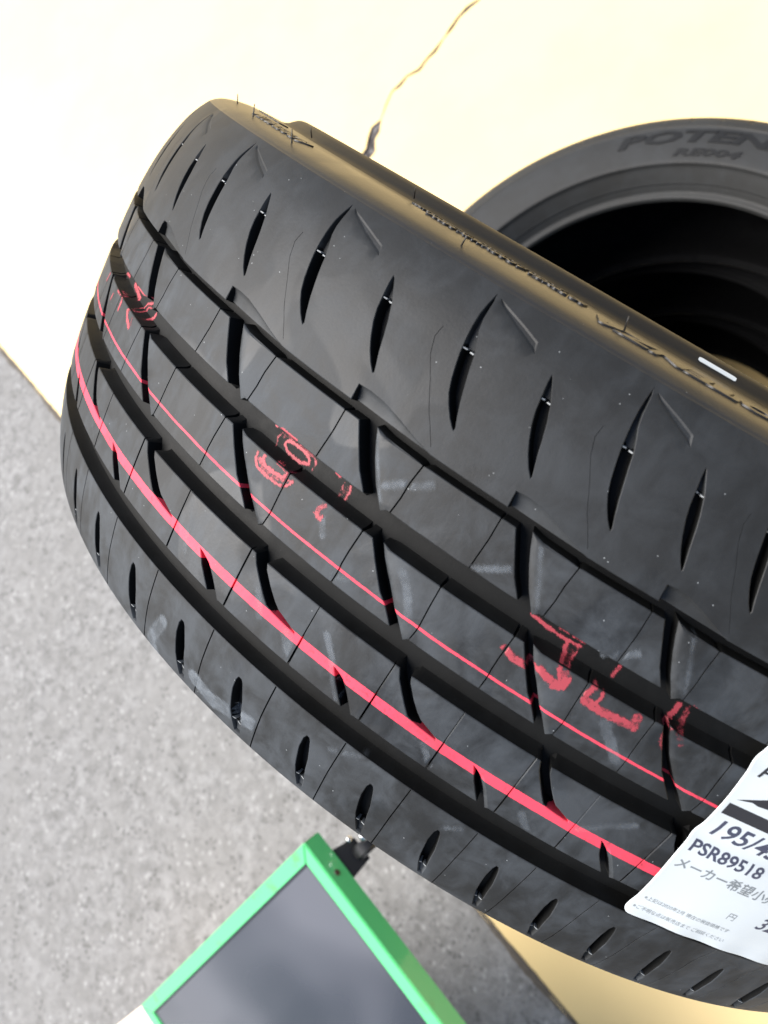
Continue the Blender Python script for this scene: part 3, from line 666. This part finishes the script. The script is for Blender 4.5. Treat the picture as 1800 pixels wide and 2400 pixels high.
# price label stuck over the tread, right hand side
LX0 = 187.72
def label_y(phi, y):        # radius of the paper: it bridges the grooves with a slight sag
    s = (math.degrees(phi) - LX0) * 5.236; sag = 0
    for a, b, dd in ((G2T, G2B, .9), (G3T, G3B, .8), (G4T, G4B, .5)):
        if a < y < b: sag += dd * math.sin(math.pi * (y - a) / (b - a)) ** 2
    lift_ = .9 * math.exp(-s / 5) + .25 * math.sin(y * .22 + s * .11) * .8 + .9 * math.exp(-(60.9 - y) / 5) * (.6 + .4 * math.sin(s * .35))
    return float(prof(np.float64(y))) + .55 + lift_ * .6 - sag
def LP(s, y, up=0.0):       # s mm along the tread from the label's left edge
    edge = .25 * math.sin(y * .16) * math.exp(-s / 6) * 1.5
    ph = math.radians(LX0 + (s + edge) / 5.236); r = (label_y(ph, y) + up) / 1000; return (r * math.cos(ph), r * math.sin(ph), -y / 1000)
LW_, LT_, LB_ = 100.0, -34.0, 60.9
def rcorner(s, y, R_=3.2):
    return s, y
S_ = list(np.concatenate([np.linspace(0, 4, 6), np.arange(5.5, LW_, 1.5), [LW_]])); Y_ = list(np.concatenate([np.arange(LT_, 57, 1.2), np.linspace(57.2, LB_, 6)]))
vs_, fs_ = [], []
for s in S_:
    for y in Y_:
        ss, yy = s, y
        if s < 3 and y > LB_ - 3:       # rounded corner
            dx, dy = (3 - s), (y - (LB_ - 3)); m = max(dx, dy); L = math.hypot(dx, dy)
            if L > 0: k = m / L; ss = 3 - dx * k; yy = LB_ - 3 + dy * k
        vs_.append(LP(ss, yy))
for i in range(len(S_) - 1):
    for j in range(len(Y_) - 1): a = i * len(Y_) + j; fs_.append((a, a + 1, a + len(Y_) + 1, a + len(Y_)))
pm = NT('label paper'); pc = pm.obj(); pm.set(Base_Color=(0.60, 0.64, 0.645), Roughness=.38); pm.bump(pm.noise(pc, 60, 2), .1, .001)
lab = mesh_obj('price_label', vs_, fs_, pm.m); lab.data.shade_smooth(); lab.matrix_world = t1.matrix_world.copy()
md = lab.modifiers.new('thickness', 'SOLIDIFY'); md.thickness = .00012; md.offset = 0
tag(lab, 'white printed price label stuck across the grooves of the near tyre', 'label')
def ink(name, c): s = NT(name); s.set(Base_Color=c, Roughness=.45); return s.m
INK, GREY, NAVY = ink('black ink', (.02, .02, .025)), ink('grey ink', (.20, .22, .23)), ink('dark ink', (.05, .055, .09))
def print_text(body, s0, y0, size, mat, shear=0.0, sx=1.0, bold=0.0, name='printed_text'):
    bm = text_mesh(body, size, 0, shear, bold, 3)
    for _ in range(2):
        es = [e for e in bm.edges if e.calc_length() > 1.6]
        if es: bmesh.ops.subdivide_edges(bm, edges=es, cuts=1)
    bmesh.ops.triangulate(bm, faces=bm.faces)
    for v in bm.verts: v.co = LP(s0 + v.co.x * sx, y0 - v.co.y, .11)
    me = bpy.data.meshes.new(name); bm.to_mesh(me); bm.free(); me.materials.append(mat); o = bpy.data.objects.new(name, me); COL.objects.link(o); o.parent = lab; return o
def print_poly(pts, mat, name):
    bm = bmesh.new(); f = bm.faces.new([bm.verts.new((a, b, 0)) for a, b in pts]); bmesh.ops.triangulate(bm, faces=[f])
    for _ in range(4):
        es = [e for e in bm.edges if e.calc_length() > 1.5]
        if es: bmesh.ops.subdivide_edges(bm, edges=es, cuts=1)
        bmesh.ops.triangulate(bm, faces=bm.faces)
    for v in bm.verts: v.co = LP(v.co.x, v.co.y, .11)
    me = bpy.data.meshes.new(name); bm.to_mesh(me); bm.free(); me.materials.append(mat); o = bpy.data.objects.new(name, me); COL.objects.link(o); o.parent = lab
print_text('POTENZA', 3.4, -4.0, 5.6, INK, .35, 1.25, .12)
print_poly([(3.2, 5.9), (10, 2.6), (18, -2.0), (24, -3.5), (20, .5), (15, 4.5), (10.5, 5.0), (8.5, 4.6)], INK, 'printed_emblem')
print_poly([(2.1, 7.7), (60, 7.7), (60, 12.1), (2.1, 12.1)], INK, 'printed_bar')
print_text('195/45R17 81W', 2.9, 20.7, 9.4, NAVY, .1, 1.02, .16)
print_text('PSR89518', 2.2, 28.7, 6.5, NAVY, .0, 1.03, .14)
print_text('メーカー希望小売価格', 1.9, 36.0, 5.0, GREY, 0, 1.0, .08)
print_text('円', 31.0, 47.2, 3.4, GREY); print_text('32,000', 42.5, 47.0, 7.6, NAVY, .15, 1, .1)
print_text('※上記は2020年2月 現在の税抜価格です', 2.6, 52.8, 1.95, GREY); print_text('※ご不明な点は販売店まで ご相談ください', 2.0, 57.9, 1.95, GREY)

# small white sticker on the bead of the near tyre
tab = smooth_curve(UP_SIDE)
def side_strip(ph0, ph1, r0, r1, name, mat, up=.12):
    v, f = [], []
    A_ = np.linspace(ph0, ph1, 26); R_ = np.linspace(r0, r1, 8)
    for a in A_:
        for i, r in enumerate(R_):
            cut = .35 * (i in (0, 7)); aa = a + (cut if a == A_[0] else -cut if a == A_[-1] else 0)
            y = side_at(tab, RRT, r) - up; q = math.radians(aa); v.append((r / 1000 * math.cos(q), r / 1000 * math.sin(q), -y / 1000))
    for i in range(25):
        for j in range(7): k = i * 8 + j; f.append((k, k + 1, k + 9, k + 8))
    return mesh_obj(name, v, f, mat)
stk = side_strip(173.4, 176.6, RRT - 40.6, RRT - 39.3, 'sticker', pm.m); stk.matrix_world = t1.matrix_world.copy()
md = stk.modifiers.new('thickness', 'SOLIDIFY'); md.thickness = .0002; md.offset = 0
tag(stk, 'narrow white sticker on the bead of the near tyre, facing the dark hole', 'sticker')

# ================================================================= tyre lying flat behind
K2 = 1.033
C2 = Vector((0.278, -0.101, 0.889)) * K2
t2 = empty('tyre', Matrix.Identity(4))
u2 = Vector((0.266, -0.9557, 0.126)); u2 = (u2 - N_DOWN * u2.dot(N_DOWN)).normalized()
t2.matrix_world = tyre_matrix(C2, N_DOWN, u2) @ Matrix.Diagonal((K2 * 1.052, K2 * 1.052, K2, 1))
tag(t2, 'topmost tyre lying flat in the stack behind, its dark round hole facing up', 'tyre', 'tyres of the stack behind')
SIDE2 = MAT['tyre2']
build_tyre(t2, (MAT['groove'], SIDE2, SIDE2, MAT['liner']), (0, 0), False, upper=UP_SIDE2)
for kk, lb in ((1, 'middle tyre of the stack, hidden below the one whose hole faces up'), (2, 'lowest tyre of the stack, standing on the yellow painted ground')):
    r2 = t2.copy(); COL.objects.link(r2); r2.matrix_world = Matrix.Translation((-.39 * .038 * kk, .92 * .038 * kk, -kk * .2137)) @ t2.matrix_world
    tag(r2, lb, group='tyres of the stack behind')
    for ch in list(t2.children):
        c2 = ch.copy(); COL.objects.link(c2); c2.parent = r2
        if c2.name.startswith('upper'): c2.material_slots[0].link = 'OBJECT'; c2.material_slots[0].material = MAT['liner']  # near-black colour on the lower sidewalls paints the shade down the hole
side_text('POTENZA', 18.5, 249.5, 15.6, t2, MAT['bead'], sx=2.35, bold=.7, depth=.7, table=UP_SIDE2)
side_text('RE004', 10.5, 234.5, 3.0, t2, MAT['bead'], sx=2.2, bold=.4, depth=.6, table=UP_SIDE2)

# ================================================================= green framed panel
PS = 1.12
e1 = Vector((0.65, 0.707, -0.277)).normalized(); e2 = -Vector((0.54, -0.687, -0.486)).normalized(); nb = e1.cross(e2).normalized()
if nb.dot(N_DOWN) < 0: nb = -nb
corner = ray(712, 1976) * .902 * PS
L1, L2, TH, FW = .50, .449 * PS, .027 * PS, .0200
def BP(a, b, c): return W(corner + e1 * a + e2 * b + nb * c)
green = NT('green enamel'); gc = green.obj()
dirt = green.math('MULTIPLY', green.ramp(green.noise(gc, 22, 4, .6), .58, .70), .5)
green.set(Base_Color=green.mix(dirt, (0.10, 0.53, 0.19), (0.10, 0.13, 0.03)), Roughness=.25, Coat_Weight=1.0)
panel = empty('panel_stand', Matrix.Translation(BP(L1 / 2, L2 / 2, TH)))
tag(panel, 'green metal framed stand with a dark glossy top on the concrete below the near tyre', 'stand')
bpy.context.view_layer.update()
INV = panel.matrix_world.inverted()
def prism(pts, name, mat, parent, inv, bev=.0015):
    """pts: bottom loop then top loop of a box-like solid, world coordinates"""
    n = len(pts) // 2; bm = bmesh.new(); v = [bm.verts.new(inv @ Vector(p)) for p in pts]
    bm.faces.new(v[:n]); bm.faces.new(v[n:][::-1])
    for i in range(n): bm.faces.new((v[i], v[(i + 1) % n], v[n + (i + 1) % n], v[n + i]))
    bmesh.ops.recalc_face_normals(bm, faces=bm.faces)
    if bev: bmesh.ops.bevel(bm, geom=list(bm.edges), offset=bev, segments=2, affect='EDGES')
    me = bpy.data.meshes.new(name); bm.to_mesh(me); bm.free(); me.materials.append(mat); me.shade_smooth(); me.set_sharp_from_angle(angle=math.radians(35))
    o = bpy.data.objects.new(name, me); COL.objects.link(o); o.parent = parent; return o
F0, F1 = FW * .9, FW
bars = [((0, 0), (L1, 0), (L1 - F1, F1), (F1, F1)), ((0, 0), (0, L2), (F1, L2 - F1), (F1, F1)), ((0, L2), (L1, L2), (L1 - F1, L2 - F1), (F1, L2 - F1)), ((L1, 0), (L1, L2), (L1 - F1, L2 - F1), (L1 - F1, F1))]
for b in bars: prism([BP(x, y, 0) for x, y in b] + [BP(x, y, TH) for x, y in b], 'frame_bar', green.m, panel, INV)
glass = NT('dark glossy top'); gl = glass.obj()
sm = glass.noise(gl, 3.4, 2, .45, .4)
glass.set(Base_Color=glass.mix(glass.ramp(sm, .40, .66), (0.022, 0.022, 0.025), (0.085, 0.085, 0.094)), Roughness=glass.ramp(sm, .35, .7, .07, .22)); glass.b.inputs['Specular IOR Level'].default_value = .9
q = F1 - .001; pl = [(q, q), (L1 - q, q), (L1 - q, L2 - q), (q, L2 - q)]
prism([BP(x, y, .003) for x, y in pl] + [BP(x, y, .008) for x, y in pl], 'top_plate', glass.m, panel, INV, .0004)
trim = ink('dark rubber seal', (.008, .008, .009))
for a, b, c, d in ((q, q, L1 - q, q), (q, q, q, L2 - q)):
    dx, dy = (0, .003) if b == d else (.003, 0)
    P4 = [(a, b), (c, d), (c + dx, d + dy), (a + dx, b + dy)]
    prism([BP(x, y, .0015) for x, y in P4] + [BP(x, y, .0045) for x, y in P4], 'seal_strip', trim, panel, INV, .0003)
steel = NT('chromed steel'); steel.set(Base_Color=(.55, .55, .56), Metallic=1.0, Roughness=.22)
def leg(a, b):
    top = BP(a, b, TH); bot = Vector((top.x, top.y, 0)); h = top.z
    if h < .03: return
    bm = bmesh.new(); r = .011
    for z0, z1, rr in ((.030, h, r),):
        bmesh.ops.create_cone(bm, cap_ends=True, segments=20, radius1=rr, radius2=rr, depth=z1 - z0, matrix=INV @ Matrix.Translation((top.x, top.y, (z0 + z1) / 2)))
    me = bpy.data.meshes.new('leg'); bm.to_mesh(me); bm.free(); me.materials.append(trim); me.shade_smooth(); me.set_sharp_from_angle(angle=.6)
    lg = bpy.data.objects.new('leg', me); COL.objects.link(lg); lg.parent = panel
    bm = bmesh.new()
    bmesh.ops.create_cone(bm, cap_ends=True, segments=24, radius1=.022, radius2=.012, depth=.012, matrix=INV @ Matrix.Translation((top.x, top.y, .030)))
    bmesh.ops.create_cone(bm, cap_ends=True, segments=24, radius1=.024, radius2=.022, depth=.026, matrix=INV @ Matrix.Translation((top.x, top.y, .010)))
    me = bpy.data.meshes.new('foot'); bm.to_mesh(me); bm.free(); me.materials.append(steel.m); me.shade_smooth(); me.set_sharp_from_angle(angle=.6)
    ft = bpy.data.objects.new('foot', me); COL.objects.link(ft); ft.parent = panel
leg(L1 * .55, L2 * .6)
# castor under the near corner of the frame
cw = BP(.052, -.012, TH + .035); bm = bmesh.new(); ax_ = (M @ e1).normalized()
bmesh.ops.create_cone(bm, cap_ends=True, segments=32, radius1=.021, radius2=.021, depth=.018, matrix=INV @ Matrix.Translation(cw) @ ax_.to_track_quat('Z', 'Y').to_matrix().to_4x4())
bmesh.ops.bevel(bm, geom=[e for e in bm.edges if len(e.link_faces) == 2 and any(len(f.verts) > 4 for f in e.link_faces)], offset=.004, segments=3, affect='EDGES')
me = bpy.data.meshes.new('castor_wheel'); bm.to_mesh(me); bm.free(); me.materials.append(trim); me.shade_smooth(); me.set_sharp_from_angle(angle=.6); cwo = bpy.data.objects.new('castor_wheel', me); COL.objects.link(cwo); cwo.parent = panel
for da, db, dz, rr in ((-.004, -.026, -.012, .0065), (-.013, -.008, -.018, .004)):
    bm = bmesh.new(); bmesh.ops.create_uvsphere(bm, u_segments=16, v_segments=10, radius=rr, matrix=INV @ Matrix.Translation(BP(.045 + da, -.012 + db, TH + .03 + dz)))
    me = bpy.data.meshes.new('castor_bolt'); bm.to_mesh(me); bm.free(); me.materials.append(steel.m); me.shade_smooth(); cb = bpy.data.objects.new('castor_bolt', me); COL.objects.link(cb); cb.parent = panel
prism([BP(a, b, c) for a, b, c in ((.028, .0, TH), (.070, .0, TH), (.066, -.012, TH + .03), (.034, -.012, TH + .03), (.028, .012, TH), (.070, .012, TH), (.066, .004, TH + .03), (.034, .004, TH + .03))], 'castor_bracket', trim, panel, INV, .001)
# a bolt hole and its rim on the side of the frame
hole = BP(.0, 0, 0)
bm = bmesh.new()
side_n = (M @ -e2).normalized(); hc = BP(.052, 0, TH * .45) + side_n * .0003
mt = Matrix.Translation(hc) @ side_n.to_track_quat('Z', 'Y').to_matrix().to_4x4()
bmesh.ops.create_cone(bm, cap_ends=True, segments=20, radius1=.0042, radius2=.0036, depth=.0012, matrix=INV @ mt)
me = bpy.data.meshes.new('bolt_head'); bm.to_mesh(me); bm.free(); me.materials.append(ink('rusty bolt', (.05, .03, .02))); bo = bpy.data.objects.new('bolt_head', me); COL.objects.link(bo); bo.parent = panel

# ================================================================= beige box below the stand's corner
tc_ = BP(0, L2, TH); beige = NT('beige plastic'); bc = beige.obj(); beige.set(Base_Color=beige.mix(beige.noise(bc, 20, 3), (.62, .50, .40), (.70, .58, .47)), Roughness=.5)
HB = max(.03, BP(0, L2, TH).z - .004)
bx = empty('beige_box', Matrix.Translation((tc_.x, tc_.y, 0))); tag(bx, 'beige box beside the lower left corner of the green framed stand', 'box')
bpy.context.view_layer.update(); IB = bx.matrix_world.inverted()
d1 = (M @ e1); d1.z = 0; d1.normalize(); d2 = (M @ e2); d2.z = 0; d2.normalize()
def BQ(a, b, z): p = Vector((tc_.x, tc_.y, 0)) + d1 * a + d2 * b; return (p.x, p.y, z)
loop = [(.004, .006), (.30, .006), (.30, .22), (.004, .22)]
prism([BQ(a, b, .0) for a, b in loop] + [BQ(a, b, HB - .02) for a, b in loop], 'body', beige.m, bx, IB, .004)
loop2 = [(-.0, .002), (.304, .002), (.304, .224), (-.0, .224)]
prism([BQ(a, b, HB - .0195) for a, b in loop2] + [BQ(a, b, HB) for a, b in loop2], 'lid', beige.m, bx, IB, .004)
